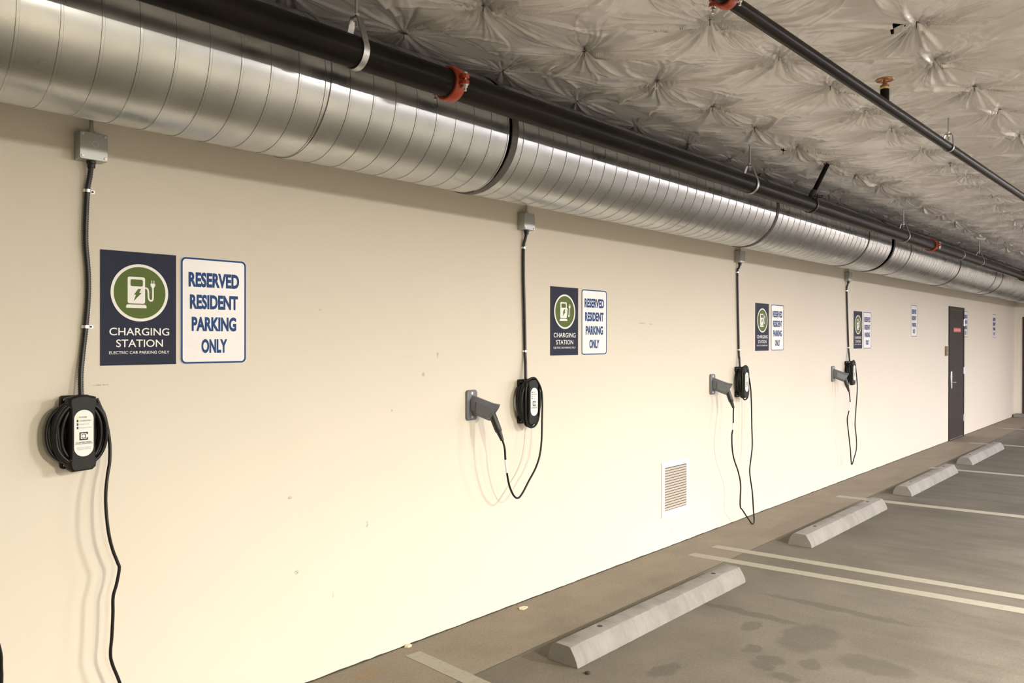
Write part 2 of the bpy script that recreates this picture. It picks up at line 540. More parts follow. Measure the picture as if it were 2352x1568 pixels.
# ---- quilted insulation ceiling
PINS = [(2.30, -.659), (2.95, -.648), (3.60, -.62), (4.254, -.588), (4.86, -.62), (5.47, -.63),
        (2.329, -1.102), (2.988, -1.12), (3.584, -1.143), (4.172, -1.151), (4.786, -1.124), (5.42, -1.14), (6.05, -1.10), (6.677, -1.117), (7.184, -1.159), (8.028, -1.093), (8.66, -1.12), (9.3, -1.14),
        (1.75, -1.10), (1.72, -.65), (1.8, -1.74), (2.42, -1.73), (3.052, -1.715), (3.655, -1.758), (4.253, -1.785), (4.82, -1.779), (5.349, -1.772), (6.083, -1.768), (6.687, -1.802), (7.22, -1.80), (7.75, -1.783), (8.40, -1.77), (9.0, -1.70), (9.561, -1.637),
        (2.35, -2.36), (2.98, -2.36), (3.636, -2.358), (4.182, -2.293), (4.745, -2.351), (5.321, -2.356), (6.045, -2.35), (6.66, -2.36), (7.27, -2.36), (7.9, -2.33),
        (2.95, -2.97), (3.60, -2.96), (4.22, -2.98), (4.80, -2.95), (5.4, -2.97)]
r2 = random.Random(3)
for row, x0 in ((-.62, 6.1), (-1.14, 9.95), (-1.70, 10.2), (-2.33, 8.5)):
    x = x0
    while x < 20:
        PINS.append((x + r2.uniform(-.06, .06), row + r2.uniform(-.06, .06)))
        x += 0.62
for row in (-.08,):
    x = 1.8
    while x < 20:
        PINS.append((x, row)); x += 0.62

def ceiling():
    xs = [1.2]
    while xs[-1] < X1:
        xs.append(xs[-1] + max(0.006, 0.0020 * xs[-1]))
    xs[-1] = X1
    xs = np.array(xs)
    ys = np.linspace(-3.3, 0.0, 540)
    GX, GY = np.meshgrid(xs, ys, indexing='ij')
    P = np.array(PINS)
    rs = np.random.RandomState(11)
    # base sag
    sag = np.zeros_like(GX)
    wr = np.zeros_like(GX)
    near = np.full_like(GX, 9.0)
    for (px, py) in P:
        ix = np.where(np.abs(xs - px) < 0.75)[0]
        iy = np.where(np.abs(ys - py) < 0.75)[0]
        if not len(ix) or not len(iy): continue
        sl = (slice(ix[0], ix[-1] + 1), slice(iy[0], iy[-1] + 1))
        dx = GX[sl] - px; dy = GY[sl] - py
        r = np.sqrt(dx * dx + dy * dy) + 1e-6
        ph = np.arctan2(dy, dx)
        near[sl] = np.minimum(near[sl], r)
        # folds run out from the pin, mostly towards its neighbours
        nb = P - (px, py)
        nd = np.hypot(nb[:, 0], nb[:, 1])
        angs = [(math.atan2(nb[k, 1], nb[k, 0]), 1.0) for k in np.where((nd > 0.05) & (nd < 0.95))[0]]
        folds = []
        for a, s_ in angs:
            for q in range(3):
                folds.append((a + rs.normal(0, .16), rs.uniform(.025, .06), rs.uniform(.010, .021), rs.uniform(.22, .42)))
        for q in range(30):
            folds.append((rs.uniform(-PI, PI), rs.uniform(.012, .03), rs.uniform(.004, .009) * rs.choice([1, 1, -1]), rs.uniform(.14, .40)))
        for q in range(36):
            folds.append((rs.uniform(-PI, PI), rs.uniform(.022, .075), rs.uniform(.006, .016) * rs.choice([1, 1, -1]), rs.uniform(.10, .34)))
        for a, wd, amp, ln in folds:
            d = np.arctan2(np.sin(ph - a - 0.25 * np.sin(r * 9 + a * 5) * r), np.cos(ph - a - 0.25 * np.sin(r * 9 + a * 5) * r))
            lat = np.abs(d) * r
            wdt = np.maximum(wd * r, 0.004)
            prof = np.maximum(0, 1 - lat / (wdt * 1.6))
            prof = prof ** 1.25
            prof[np.abs(d) > 1.2] = 0
            g = np.minimum(r / 0.05, 1) * np.exp(-(r / ln) ** 2)
            wr[sl] -= amp * prof * g
    depth = 0.062 * np.clip((-GY - .55) / .5, 0.35, 1.0)
    sag = -depth * (1 - np.exp(-(near / 0.17)))
    # broad lazy undulation
    def vn(sx, sy, seed):
        q = np.random.RandomState(seed)
        out = 0
        for k in range(7):
            a, b_, c = q.normal(0, sx), q.normal(0, sy), q.uniform(0, 6.28)
            out = out + np.sin(a * GX + b_ * GY + c)
        return out / 7
    und = 0.008 * vn(5, 5, 1) + 0.0045 * vn(16, 16, 2) + 0.0015 * vn(55, 40, 3) * np.clip(near / .15, 0, 1)
    ease = np.clip((0.12 - 0) and near / 0.10, 0, 1)
    Z = ZC + sag + wr + und * ease
    lim = np.where(GY > -0.80, 2.988, 2.86)
    Z = np.maximum(Z, lim)
    nx, ny = GX.shape
    V = np.stack([GX, GY, Z], -1).reshape(-1, 3)
    idx = np.arange(nx * ny).reshape(nx, ny)
    F = np.stack([idx[:-1, :-1], idx[:-1, 1:], idx[1:, 1:], idx[1:, :-1]], -1).reshape(-1, 4)
    # two small tears where the fabric has pulled open
    cen = V[F].mean(1)
    keep = np.ones(len(F), bool)
    for A, B, C in (((3.612, -2.262), (3.60, -2.325), (3.515, -2.305)), ((5.33, -1.045), (5.47, -1.035), (5.44, -1.065))):
        def side(p, q): return (q[0] - p[0]) * (cen[:, 1] - p[1]) - (q[1] - p[1]) * (cen[:, 0] - p[0])
        s1, s2, s3 = side(A, B), side(B, C), side(C, A)
        keep &= ~(((s1 > 0) & (s2 > 0) & (s3 > 0)) | ((s1 < 0) & (s2 < 0) & (s3 < 0)))
    F = F[keep]
    base = len(V)
    # plain continuation of the ceiling beyond the part that can be seen
    ex = [(X0, -3.3, ZC), (1.2, -3.3, ZC), (1.2, 0, ZC), (X0, 0, ZC),
          (X0, YF, ZC - .015), (X1, YF, ZC - .015), (X1, -3.3, ZC - .015)]
    V = np.vstack([V, np.array(ex)])
    edge = V[F][:, :, 1].min(1) > -0.795           # the strip over the duct is a sheet of its own
    extra = [[base, base + 3, base + 2, base + 1], [base + 4, base, base + 1, base + 6, base + 5]]
    for faces in (F[~edge].tolist() + extra, F[edge].tolist()):
        used = sorted({i for f in faces for i in f})
        new = {q: i for i, q in enumerate(used)}
        me = bpy.data.meshes.new('ceiling')
        me.from_pydata(V[used].tolist(), [], [[new[i] for i in f] for f in faces])
        me.polygons.foreach_set('use_smooth', [True] * len(me.polygons))
        me.materials.append(MT['scrim'])
        o = bpy.data.objects.new('ceiling', me)
        COL.objects.link(o)
        struct(o)
    return xs, ys, Z
CX, CY, CZ = ceiling()
def ceil_z(x, y):
    i = min(int(np.searchsorted(CX, x)), len(CX) - 1); j = min(int(np.searchsorted(CY, y)), len(CY) - 1)
    return float(CZ[i, j])
struct(MB().box(X0 - .2, X1 + .2, YF - .2, .2, 3.25, 3.4).build('trim_3', 'slab'))

# ---- insulation pins: a washer and a bent wire through the fabric
pin0 = None
for (x, y) in PINS:
    if y > -.5 or (y > -.9 and x > 5.6) or x > 15 or y < -2.9 or (x, y) in ((4.182, -2.293), (1.72, -.65), (1.75, -1.10)):
        continue
    if abs(y + .965) < .2 and x > 8: continue
    z = ceil_z(x, y)
    if pin0 is None:
        pin0 = thing('insulation_pin', (x, y, z), 'thin dark wire pin with washer holding up the quilted white ceiling fabric', 'fastener', 'insulation pins in the ceiling fabric')
        MB().cyl((0, 0, .004), (.001, .002, -.030), .0015, 6).tube([(-.022, .004, -.004), (.0, 0, -.007), (.021, -.006, -.003)], .0015, 6).build('wire', 'pin', pin0)
        MB().lathe([(.002, -.004), (.014, -.003), (.014, -.0015), (.002, -.001)], 'z', n=14).build('washer', 'galv', pin0)
    else:
        c = copy_thing(pin0, (x, y, z), pin0['label'])
        c.rotation_euler = (0, 0, r2.uniform(0, 6.28))

# ================================================================== DUCT
DY, DZ, DR = -0.476, 2.692, 0.287
duct = thing('spiral_duct', (0, DY, DZ), 'large round galvanised spiral duct running along the top of the cream wall', 'duct')
PITCH = 0.116
def duct_section(x0, x1):
    n = 96
    ts = [(0.0, 0.0), (0.004, .0022), (0.035, .0026), (0.066, .0022), (0.070, -.0004), (0.085, -.0004), (0.09, 0.0)]
    k0 = int((x0 - 1.0) / PITCH) - 3; k1 = int((x1 - 1.0) / PITCH) + 3
    rows = [(k * PITCH + t * PITCH + 0.78 - PITCH * 201 / 360, dr) for k in range(k0, k1) for t, dr in ts]
    vs, fs = [], []
    m = n + 1
    for bx, dr in rows:
        for j in range(m):
            a = -PI * 1.5 + 2 * PI * j / n        # starts and ends at the hidden top
            aa = a + 2 * PI                      # 90..450 degrees
            x = bx + PITCH * (aa / (2 * PI))
            r = DR + dr
            vs.append((min(max(x, x0), x1), r * math.cos(a), r * math.sin(a)))
    for i in range(len(rows) - 1):
        for j in range(n):
            q = (i * m + j, i * m + j + 1, (i + 1) * m + j + 1, (i + 1) * m + j)
            X = [vs[t][0] for t in q]
            if max(X) - min(X) < 1e-6: continue
            fs.append(q)
    b = MB(); b.add(vs, fs)
    return b
JOINTS = [-1.2, 2.915, 6.005, 9.0, 11.92, 14.72, 17.7, X1]
for a, b_ in zip(JOINTS[:-1], JOINTS[1:]):
    duct_section(a + .004 if a > 0 else a, b_ - (.004 if b_ < X1 else 0)).build('duct_section', 'duct', duct, angle=22)
for jx in JOINTS[1:-1]:
    wv = 0.024 if jx < 4 else 0.020
    mb = MB()
    n = 96
    rb = random.Random(int(jx * 10))
    vs = []
    for (dx, dr) in ((-wv, .0008), (-wv + .003, .005), (0, .006), (wv - .003, .005), (wv, .0008)):
        for j in range(n):
            t = 2 * PI * j / n
            e = dx + (0.0035 * math.sin(3 * t + jx) + rb.uniform(-.0015, .0015) if abs(dx) > wv - .004 else 0)
            vs.append((jx + e, (DR + dr) * math.cos(t), (DR + dr) * math.sin(t)))
    fs = [(i * n + j, i * n + (j + 1) % n, (i + 1) * n + (j + 1) % n, (i + 1) * n + j) for i in range(4) for j in range(n)]
    o = mb.add(vs, fs).build('joint_band', 'band', duct)
    o['label'] = 'dark sealant band around the duct joint'
# thin coupling rings between the joints
for jx in (1.862, 8.18, 9.62, 14.2):
    pale = jx < 3
    hw = .016 if pale else .004
    o = MB().lathe([(DR - .002, -hw), (DR + .0045, -hw), (DR + .0045, hw), (DR - .002, hw)], 'x', (jx, 0, 0), 96, False).build('duct_strap', 'duct' if pale else 'band', duct)

# ================================================================== SPRINKLER PIPES
def coupling(parent, x, y, z, R, tilt=0.0, sc=1.0):
    """grooved red pipe coupling with two bolted ears"""
    hw = .026 * sc; t = .012 * sc
    b = MB()
    b.lathe([(R + .0008, -hw), (R + t * .75, -hw), (R + t, -hw + .004), (R + t * 1.05, -hw * .35), (R + t * 1.25, 0), (R + t * 1.05, hw * .35), (R + t, hw - .004), (R + t * .75, hw), (R + .0008, hw)], 'x', n=48, caps=False)
    e0, e1 = R + t * .5, R + .044 * sc
    for s_ in (-1, 1):
        for zz in (-1, 1):
            a, c = (.004 * zz, .020 * zz)
            z0, z1 = min(a, c) * sc, max(a, c) * sc
            pts = rrect(-.018 * sc, .018 * sc, 0, 1, .001)
            ya, yb = s_ * e0, s_ * e1
            b.prism([(-.017 * sc, ya), (.017 * sc, ya), (.017 * sc, yb - s_ * .010), (.009 * sc, yb), (-.009 * sc, yb), (-.017 * sc, yb - s_ * .010)], 'z', z0, z1)
            # web that blends the ear into the shell
            b.prism([(ya - s_ * t, z0 * .2 + z1 * .8 if zz > 0 else z1 * .2 + z0 * .8), (yb - s_ * .016 * sc, z1 if zz > 0 else z0), (s_ * R * .80, zz * R * .72)], 'x', -.006 * sc, .006 * sc)
    c_ = b.build('coupling', 'red', parent, (x, y, z), bevel=.0018)
    c_.rotation_euler = (tilt, 0, 0)
    for s_ in (-1, 1):
        yy = s_ * (R + .030 * sc)
        q = MB()
        q.cyl((0, yy, -.046 * sc), (0, yy, .026 * sc), .0055 * sc, 12)
        q.lathe([(.0098 * sc, -.032 * sc), (.0098 * sc, -.0205 * sc)], 'z', (0, yy, 0), 6)
        q.lathe([(.0135 * sc, -.0212 * sc), (.0135 * sc, -.0198 * sc)], 'z', (0, yy, 0), 16)
        q.lathe([(.009 * sc, .0200 * sc), (.009 * sc, .027 * sc), (.005 * sc, .031 * sc)], 'z', (0, yy, 0), 12)
        q.build('bolt', 'zinc', c_)
    return c_
def pipe_part(parent, a, b, R, name='pipe_length'):
    return MB().tube([a, b], R, 40).build(name, 'pipe', parent, angle=60)

PY, PZ, PR = -0.965, 2.700, 0.0572
p1 = thing('sprinkler_main', (0, PY, PZ), 'thick black sprinkler pipe with red couplings running in front of the round duct', 'pipe')
for a, b_ in ((-1.0, 2.277), (2.280, 9.594), (9.597, 15.3)):
    pipe_part(p1, (a, 0, 0), (b_, 0, 0), PR)
coupling(p1, 2.278, 0, 0, PR)
coupling(p1, 9.595, 0, 0, PR)
# far end: collar and elbow turning away from the wall
MB().lathe([(PR, 15.16), (PR + .022, 15.16), (PR + .022, 15.32), (PR, 15.32)], 'x', n=32, caps=False).build('pipe_collar', 'iron', p1)
MB().tube([(15.3, 0, 0), (15.42, 0, 0), (15.50, -.02, .0), (15.54, -.07, 0), (15.55, -.15, 0), (15.55, -3.0, 0)], PR, 32).build('elbow', 'pipe', p1, angle=60)
MB().lathe([(PR, 10.9), (PR + .003, 10.9), (PR + .003, 10.93), (PR, 10.93)], 'x', n=32, caps=False).build('marking_band', 'galv', p1)

# second, thinner pipe
P2 = lambda x: (x, -2.047 - 0.016 * x, 2.790)
p2 = thing('sprinkler_branch', (0, 0, 0), 'thin black sprinkler pipe crossing the ceiling at upper right, carrying a bronze handwheel valve', 'pipe')
pipe_part(p2, P2(0.6), P2(2.45), .0242)
pipe_part(p2, P2(2.453), P2(16.0), .0242)
coupling(p2, *P2(2.452), .0242, 0, 0.80)
vx, vy, vz = P2(4.05)
va = MB().lathe([(.0205, -.002), (.0205, .056)], 'z', (0, 0, 0), 24).build('valve_nipple', 'pipe', p2, (vx, vy, vz + .02))
MB().lathe([(.0225, .050), (.0225, .058), (.0195, .060)], 'z', n=24).build('valve_ring', 'brassband', va)
MB().lathe([(.021, .058), (.021, .068), (.013, .074), (.009, .080), (.008, .094), (.011, .097), (.011, .102), (.006, .105)], 'z', n=24).build('valve_stem', 'brass', va)
hw_ = MB()
ring = [(.037 * math.cos(2 * PI * k / 40) * (1 + .03 * math.cos(10 * 2 * PI * k / 40)), .037 * math.sin(2 * PI * k / 40) * (1 + .03 * math.cos(10 * 2 * PI * k / 40)), .096) for k in range(40)]
hw_.tube(ring, .0048, 8, closed=True)
for k in range(5):
    t = 2 * PI * k / 5 + .3
    hw_.tube([(.006 * math.cos(t), .006 * math.sin(t), .100), (.022 * math.cos(t), .022 * math.sin(t), .095), (.036 * math.cos(t), .036 * math.sin(t), .096)], .0032, 6)
hw_.build('handwheel', 'brass', va)

# clevis hangers ----------------------------------------------------
def hanger(x, y, z, R, top, label, apex=.128, wid=.026):
    h = thing('pipe_hanger', (x, y, z), label, 'hanger', 'clevis hangers holding the black pipes')
    Ro = R + .0016
    ang = math.radians(28)
    pts = [(-.011, apex), (-.020, apex - .012)]
    a0 = PI - ang
    for k in range(25):
        t = a0 + (2 * PI - (PI - 2 * ang)) * 0 + (PI + 2 * ang) * k / 24
        pts.append((Ro * math.cos(t), Ro * math.sin(t)))
    pts += [(.020, apex - .012), (.011, apex)]
    outer = []
    P = np.array(pts)
    T = np.gradient(P, axis=0); T /= np.linalg.norm(T, axis=1)[:, None]
    Nn = np.stack([T[:, 1], -T[:, 0]], -1)
    th = .0042
    O = P + Nn * th
    O2 = P - Nn * 0
    if O[len(O) // 2][1] > P[len(P) // 2][1]:
        O = P - Nn * th
    vs, fs = [], []
    for p_, o_ in zip(P, O):
        for q in (p_, o_):
            for xx_ in (-wid / 2, wid / 2):
                vs.append((xx_, q[0], q[1]))
    m = len(P)
    for i in range(m - 1):
        a, b = i * 4, (i + 1) * 4
        fs += [(a, a + 1, b + 1, b), (a + 2, b + 2, b + 3, a + 3), (a, b, b + 2, a + 2), (a + 1, a + 3, b + 3, b + 1)]
    fs += [(0, 2, 3, 1), (4 * m - 4, 4 * m - 3, 4 * m - 1, 4 * m - 2)]
    mb = MB(); mb.add(vs, fs)
    mb.box(-wid / 2, wid / 2, -.017, .017, apex - .004, apex + .001)
    mb.build('clevis', 'galv', h)
    MB().cyl((0, 0, apex - .035), (0, 0, top - z), .0055, 12).build('rod', 'galv', h)
    MB().lathe([(.011, apex + .001), (.011, apex + .011)], 'z', n=6).lathe([(.011, apex - .016), (.011, apex - .005)], 'z', n=6).build('nut', 'zinc', h)
    return h
HL = {1.806: 'galvanised clevis hanger on the thick black pipe, left of the nearest red coupling',
      5.063: 'galvanised clevis hanger on the thick black pipe, just left of the slanted black brace',
      8.57: 'galvanised clevis hanger on the thick black pipe, just left of the far red coupling',
      11.98: 'galvanised clevis hanger on the thick black pipe, farthest along it beyond the far red coupling'}
for x, l in HL.items():
    hanger(x, PY, PZ, PR, 3.04, l)
hx, hy, hz = P2(5.19)
hanger(hx, hy, hz, .0242, 3.04, 'slim clevis hanger holding the thin black pipe right of the handwheel valve', .075, .020)

# sway brace --------------------------------------------------------
br = thing('sway_brace', (6.13, PY, PZ), 'slanted black pipe brace bolted from the thick black pipe up to the ceiling', 'brace')
A_ = Vector((0, -.02, .085)); B_ = Vector((-.055, -.175, .33))
d_ = (B_ - A_).normalized()
MB().cyl(A_, B_, .0175, 20).build('brace_pipe', 'pipe', br)
MB().tube([A_ - d_ * .045, A_ - d_ * .02, A_ + d_ * .01, A_ + d_ * .035], [.018, .026, .027, .019], 14).cyl(A_ + Vector((-.035, 0, .0)), A_ + Vector((.03, 0, 0)), .0065, 10).build('brace_fitting', 'iron', br)
st = MB()
pts = [(-.075, .046), (-.045, .050)]
for k in range(21):
    t = math.radians(130 + 235 * k / 20)
    pts.append(((PR + .002) * math.cos(t), (PR + .002) * math.sin(t)))
pts += [(.045, .052), (.02, .066), (-.06, .062)]
P = np.array(pts[2:23])
vs = []; fs = []
for q in P:
    rr = np.hypot(*q)
    for f in (1.0, (rr + .004) / rr):
        for xx_ in (-.013, .013): vs.append((xx_, q[0] * f, q[1] * f))
for i in range(len(P) - 1):
    a, b = i * 4, (i + 1) * 4
    fs += [(a, a + 1, b + 1, b), (a + 2, b + 2, b + 3, a + 3), (a, b, b + 2, a + 2), (a + 1, a + 3, b + 3, b + 1)]
st.add(vs, fs)
st.box(-.013, .013, -.10, .05, .058, .063)
st.box(-.013, .013, -.10, -.04, .046, .050)
st.cyl((0, -.055, .035), (0, -.055, .080), .006, 10).cyl((0, .035, .03), (0, .035, .075), .006, 10)
st.build('pipe_clamp', 'iron', br, bevel=.001)
MB().lathe([(.030, .0), (.030, .02), (.022, .035)], 'z', (B_.x, B_.y, B_.z - .045), 16).build('ceiling_flange', 'galv', br)

# ================================================================== JUNCTION BOXES AND CONDUITS
BX = [1.205, 3.812, 6.836, 9.722]
BL = ['galvanised junction box under the duct, above the nearest charger at far left', 'galvanised junction box under the duct, above the second charging sign from the left',
      'galvanised junction box under the duct, second from the far end', 'galvanised junction box under the duct, smallest in view and nearest the door']
def junction_box():
    b = thing('junction_box', (0, 0, 0), BL[0], 'electrical box', 'junction boxes below the duct')
    MB().box(0, .104, -.054, 0, 0, .106).build('box_body', 'galv', b, bevel=.004)
    c = MB().prism(rrect(.001, .103, .001, .105, .008), 'y', -.0575, -.0535).build('cover', 'galv', b, bevel=.0008)
    for sx, sz in ((.094, .011), (.011, .095), (.011, .011), (.094, .095)):
        MB().lathe([(.005, -.0605), (.0045, -.0615)], 'y', (sx, 0, sz), 12).cyl((sx, -.0605, sz), (sx, -.0570, sz), .005, 12).build('screw', 'zinc', c)
    MB().ringprism(circ(.058, .062, .0125, 24), circ(.058, .062, .0112, 24), 'y', -.0580, -.0570).build('knockout_ring', 'zinc', c)
    MB().lathe([(.013, .105), (.013, .112), (.010, .112), (.010, .122)], 'z', (.052, -.030, 0), 16).build('top_connector', 'galv', b)
    MB().lathe([(.017, -.002), (.017, -.010), (.0145, -.012), (.0145, -.026)], 'z', (.052, -.030, 0), 16).build('cable_gland', 'conduit', b)
    return b
b0 = junction_box(); b0.location = (BX[0], 0, 2.352)
BOX_Z = [2.352, 2.354, 2.370, 2.362]
for x, z, l in list(zip(BX, BOX_Z, BL))[1:]:
    copy_thing(b0, (x, 0, z), l)
ARM_L = ['grey armoured cable from the far left junction box up behind the duct', 'grey armoured cable from the second junction box up behind the duct',
         'grey armoured cable from the third junction box up behind the duct', 'grey armoured cable from the junction box nearest the door up behind the duct']
def corrug(path, r, amp, step):
    P = spline(path, 12)
    L = np.r_[0, np.cumsum(np.linalg.norm(np.diff(P, axis=0), axis=1))]
    n = int(L[-1] / step)
    s_ = np.linspace(0, L[-1], n)
    Q = np.stack([np.interp(s_, L, P[:, k]) for k in range(3)], -1)
    R = r + amp * np.array([1 if k % 2 else -1 for k in range(n)])
    return MB().tube(Q, R, 12)
for x, z, l in zip(BX, BOX_Z, ARM_L):
    o = corrug([(x + .052, -.030, z + .110), (x + .052, -.030, z + .2), (x + .05, -.045, z + .35), (x + .05, -.05, z + .55)], .0075, .0013, .0045).build('armoured_cable', 'galv', angle=80)
    tag(o, l, 'cable', 'armoured cables behind the duct')

CON = [[(1.257, -.030, 2.335), (1.255, -.020, 2.290), (1.249, -.014, 2.238), (1.244, -.014, 2.136), (1.243, -.014, 2.034), (1.251, -.014, 1.933), (1.252, -.014, 1.831), (1.243, -.014, 1.712), (1.232, -.014, 1.606), (1.222, -.022, 1.526), (1.218, -.036, 1.43)],
       [(3.864, -.030, 2.338), (3.864, -.020, 2.30), (3.856, -.014, 2.244), (3.856, -.014, 2.05), (3.865, -.014, 1.829), (3.872, -.014, 1.591), (3.862, -.026, 1.50), (3.852, -.036, 1.41)],
       [(6.888, -.030, 2.354), (6.886, -.020, 2.32), (6.873, -.014, 2.281), (6.884, -.014, 1.986), (6.904, -.014, 1.573), (6.892, -.026, 1.48), (6.880, -.036, 1.41)],
       [(9.774, -.030, 2.346), (9.772, -.020, 2.31), (9.769, -.014, 2.248), (9.802, -.014, 1.875), (9.835, -.014, 1.573), (9.82, -.026, 1.48), (9.81, -.036, 1.41)]]
CON_L = ['black flexible conduit on the wall, left of the nearest charging sign', 'black flexible conduit on the wall, left of the second charging sign',
         'black flexible conduit on the wall, left of the third charging sign', 'black flexible conduit on the wall, left of the charging sign nearest the door']
for k, (pts, l) in enumerate(zip(CON, CON_L)):
    o = corrug(pts, .0098, .0012, .0046).build('flexible_conduit', 'conduit', angle=80)
    tag(o, l, 'conduit', 'black conduits feeding the chargers')
STR = [(1.249, 2.238, 0), (1.243, 1.712, 0), (3.856, 2.244, 1), (3.870, 1.591, 1), (6.873, 2.281, 2), (6.904, 1.573, 2), (9.769, 2.248, 3), (9.835, 1.573, 3)]
WHO = ['the nearest conduit at far left', 'the second conduit from the left', 'the third conduit from the left', 'the conduit nearest the door']
s0 = None
for i, (x, z, k) in enumerate(STR):
    l = 'small bright metal strap at the %s of %s' % ('top' if i % 2 == 0 else 'lower part', WHO[k])
    if s0 is None:
        s0 = thing('conduit_strap', (x, 0, z), l, 'clip', 'metal straps holding the conduits')
        mb = MB()
        arc = [(.0122 * math.cos(t), -.0135 - .0122 * math.sin(t)) for t in np.linspace(0, PI, 13)]
        arc = [(.0122, -.0012)] + arc + [(-.0122, -.0012)]
        arc2 = [(q[0] * 1.13, min(-.0, -.0135 + (q[1] + .0135) * 1.13) if q[1] < -.0013 else 0.0) for q in arc]
        n = len(arc)
        vs = [(q[0], q[1], zz) for zz in (-.006, .006) for q in arc + arc2]
        fs = []
        for a in range(n - 1):
            fs += [(a, a + 1, n + a + 1, n + a), (2 * n + a, 3 * n + a, 3 * n + a + 1, 2 * n + a + 1), (n + a, n + a + 1, 3 * n + a + 1, 3 * n + a), (a, 2 * n + a, 2 * n + a + 1, a + 1)]
        mb.add(vs, fs)
        mb.box(.012, .032, -.002, 0, -.006, .006)
        mb.build('strap', 'zinc', s0)
        MB().lathe([(.0042, -.0042), (.0036, -.005)], 'y', (.024, 0, 0), 12).cyl((.024, -.0042, 0), (.024, -.0015, 0), .0042, 12).build('screw', 'iron', s0)
    else:
        copy_thing(s0, (x, 0, z), l)

# ================================================================== EV CHARGERS
def charger(k, cx, cz, label, loops, cable, tagspan, plug_ax):
    """local axes: x along the wall, -y out of the wall, z up; origin at the wall behind the unit's middle"""
    t = thing('wall_charger', (cx, 0, cz), label, 'car charger', 'wall chargers')
    # back bracket with screw ears
    out = [(-.046, -.139), (.046, -.139), (.052, -.133), (.054, -.10), (.036, -.085), (.036, .085), (.054, .10), (.052, .133), (.046, .139), (-.046, .139), (-.052, .133), (-.054, .10), (-.036, .085), (-.036, -.085), (-.054, -.10), (-.052, -.133)]
    bk = MB().prism(out, 'y', -.022, 0).box(-.034, .034, -.062, -.02, -.118, .118).build('wall_bracket', 'plastic', t, bevel=.003)
    for sx in (-.040, .040):
        for sz in (-.124, .124):
            MB().lathe([(.0055, -.0235), (.0045, -.0250)], 'y', (sx, 0, sz), 12).cyl((sx, -.0236, sz), (sx, -.021, sz), .0055, 12).build('screw', 'zinc', bk)
    # front shell, narrower towards the front
    o1 = [(-.036, -.146), (.036, -.143), (.050, -.132), (.053, -.115), (.049, -.095), (.049, .095), (.053, .118), (.051, .134), (.036, .138), (.012, .143), (-.014, .143), (-.036, .139), (-.052, .134), (-.054, .118), (-.049, .095), (-.049, -.095), (-.053, -.115), (-.050, -.134)]
    rings = [[(x_, y_, z_) for (x_, z_) in ((q[0] * f, q[1] * g) for q in o1)] for (y_, f, g) in ((-.056, .97, .985), (-.062, 1.0, 1.0), (-.078, 1.0, 1.0), (-.091, .90, .985), (-.096, .80, .955))]
    sh = MB().loft(rings).build('front_shell', 'plastic', t, bevel=.0015)
    # little notches across the shell
    nt_ = MB()
    for sz in (-.098, .098):
        for sx in (-1, 1):
            nt_.box(sx * .030, sx * .047, -.0935, -.086, sz - .0015, sz + .0015)
    nt_.build('shell_notch', 'rubber', sh)
    # label plate
    pl = MB().prism(rrect(-.0345, .0345, -.0875, .0875, .0344, 12), 'y', -.0985, -.0955).build('label_plate', 'label', t)
    pl['label'] = 'white stadium shaped label plate'
    for j, sz in enumerate((.060, .047, .034, .021)):
        o = MB().box(-.0255, -.0195, -.0993, -.098, sz - .0045, sz + .0045).build('indicator_light', 'led' if j == 0 and k != 1 else 'ink', pl)
    for q in (('POWER', -.003, .0573, .0058, .028), ('CHARGING', .005, .0443, .0058, .042)):
        text_mesh('lettering', [q], 'ink', pl, .012).location = (0, -.0988, 0)
    for q in (('Model Fault', .001, .0316, .0048, .034), ('Component Fault', .005, .0186, .0048, .044), ('ELECTRIC VEHICLE', 0, -.0560, .0040, .050),
              ('CHARGE STATION', 0, -.0620, .0040, .048)):
        text_mesh('small_lettering', [q], 'greyink', pl).location = (0, -.0988, 0)
    # bracket-shaped emblem: a squared letter C around a smaller square
    em = MB()
    cz_ = -.011
    for (x0, x1, z0, z1) in ((-.016, -.0115, -.013, .013), (-.016, .014, .0105, .015), (-.016, .014, -.015, -.0105), (.0098, .014, .0060, .013), (.0098, .014, -.013, -.0060),
                             (-.008, -.0055, -.0075, -.002), (-.008, -.0055, .002, .0075), (-.008, .0065, .0060, .0080), (-.008, .0065, -.0080, -.0060), (.0040, .0065, -.008, .008)):
        em.box(x0, x1, -.0992, -.0982, cz_ + z0, cz_ + z1)
    em.build('emblem', 'ink', pl)
    MB().box(-.031, .031, -.0990, -.0982, -.0405, -.0390).build('rule_line', 'ink', pl)
    a = text_mesh('brand_lettering', [('CLIPPERCREEK', 0, -.0375, .0058, .058)], 'ink', pl, .02); a.location = (0, -.0988, 0)
    # coiled cable
    cb = MB()
    r_ = .0068
    for (hw__, hh__, y_, dx, dz, ph) in loops:
        ring = []
        for q in range(64):
            a_ = 2 * PI * q / 64
            ca, sa = math.cos(a_), math.sin(a_)
            e = 2 / 2.3
            px_ = hw__ * math.copysign(abs(ca) ** e, ca)
            pz_ = hh__ * math.copysign(abs(sa) ** e, sa)
            ring.append((dx + px_ + .0025 * math.sin(2 * a_ + ph), y_ + .003 * math.sin(3 * a_ + ph), dz + pz_ + .002 * math.sin(3 * a_ - ph)))
        cb.tube(ring, r_, 10, closed=True)
    cb.build('cable_coil', 'rubber', t, angle=70)
    # hanging lead
    P = spline([(q[0] - cx, q[1], q[2] - cz) for q in cable], 8)
    MB().tube(P, .0062, 10).build('hanging_cable', 'rubber', t, angle=70)
    if tagspan:
        a_, b_ = tagspan
        Q = P[a_ * 8:b_ * 8 + 1]
        MB().tube(Q, .0070, 12).build('cable_tag', 'label', t, angle=70)['label'] = 'white wrap tag on the hanging cable'
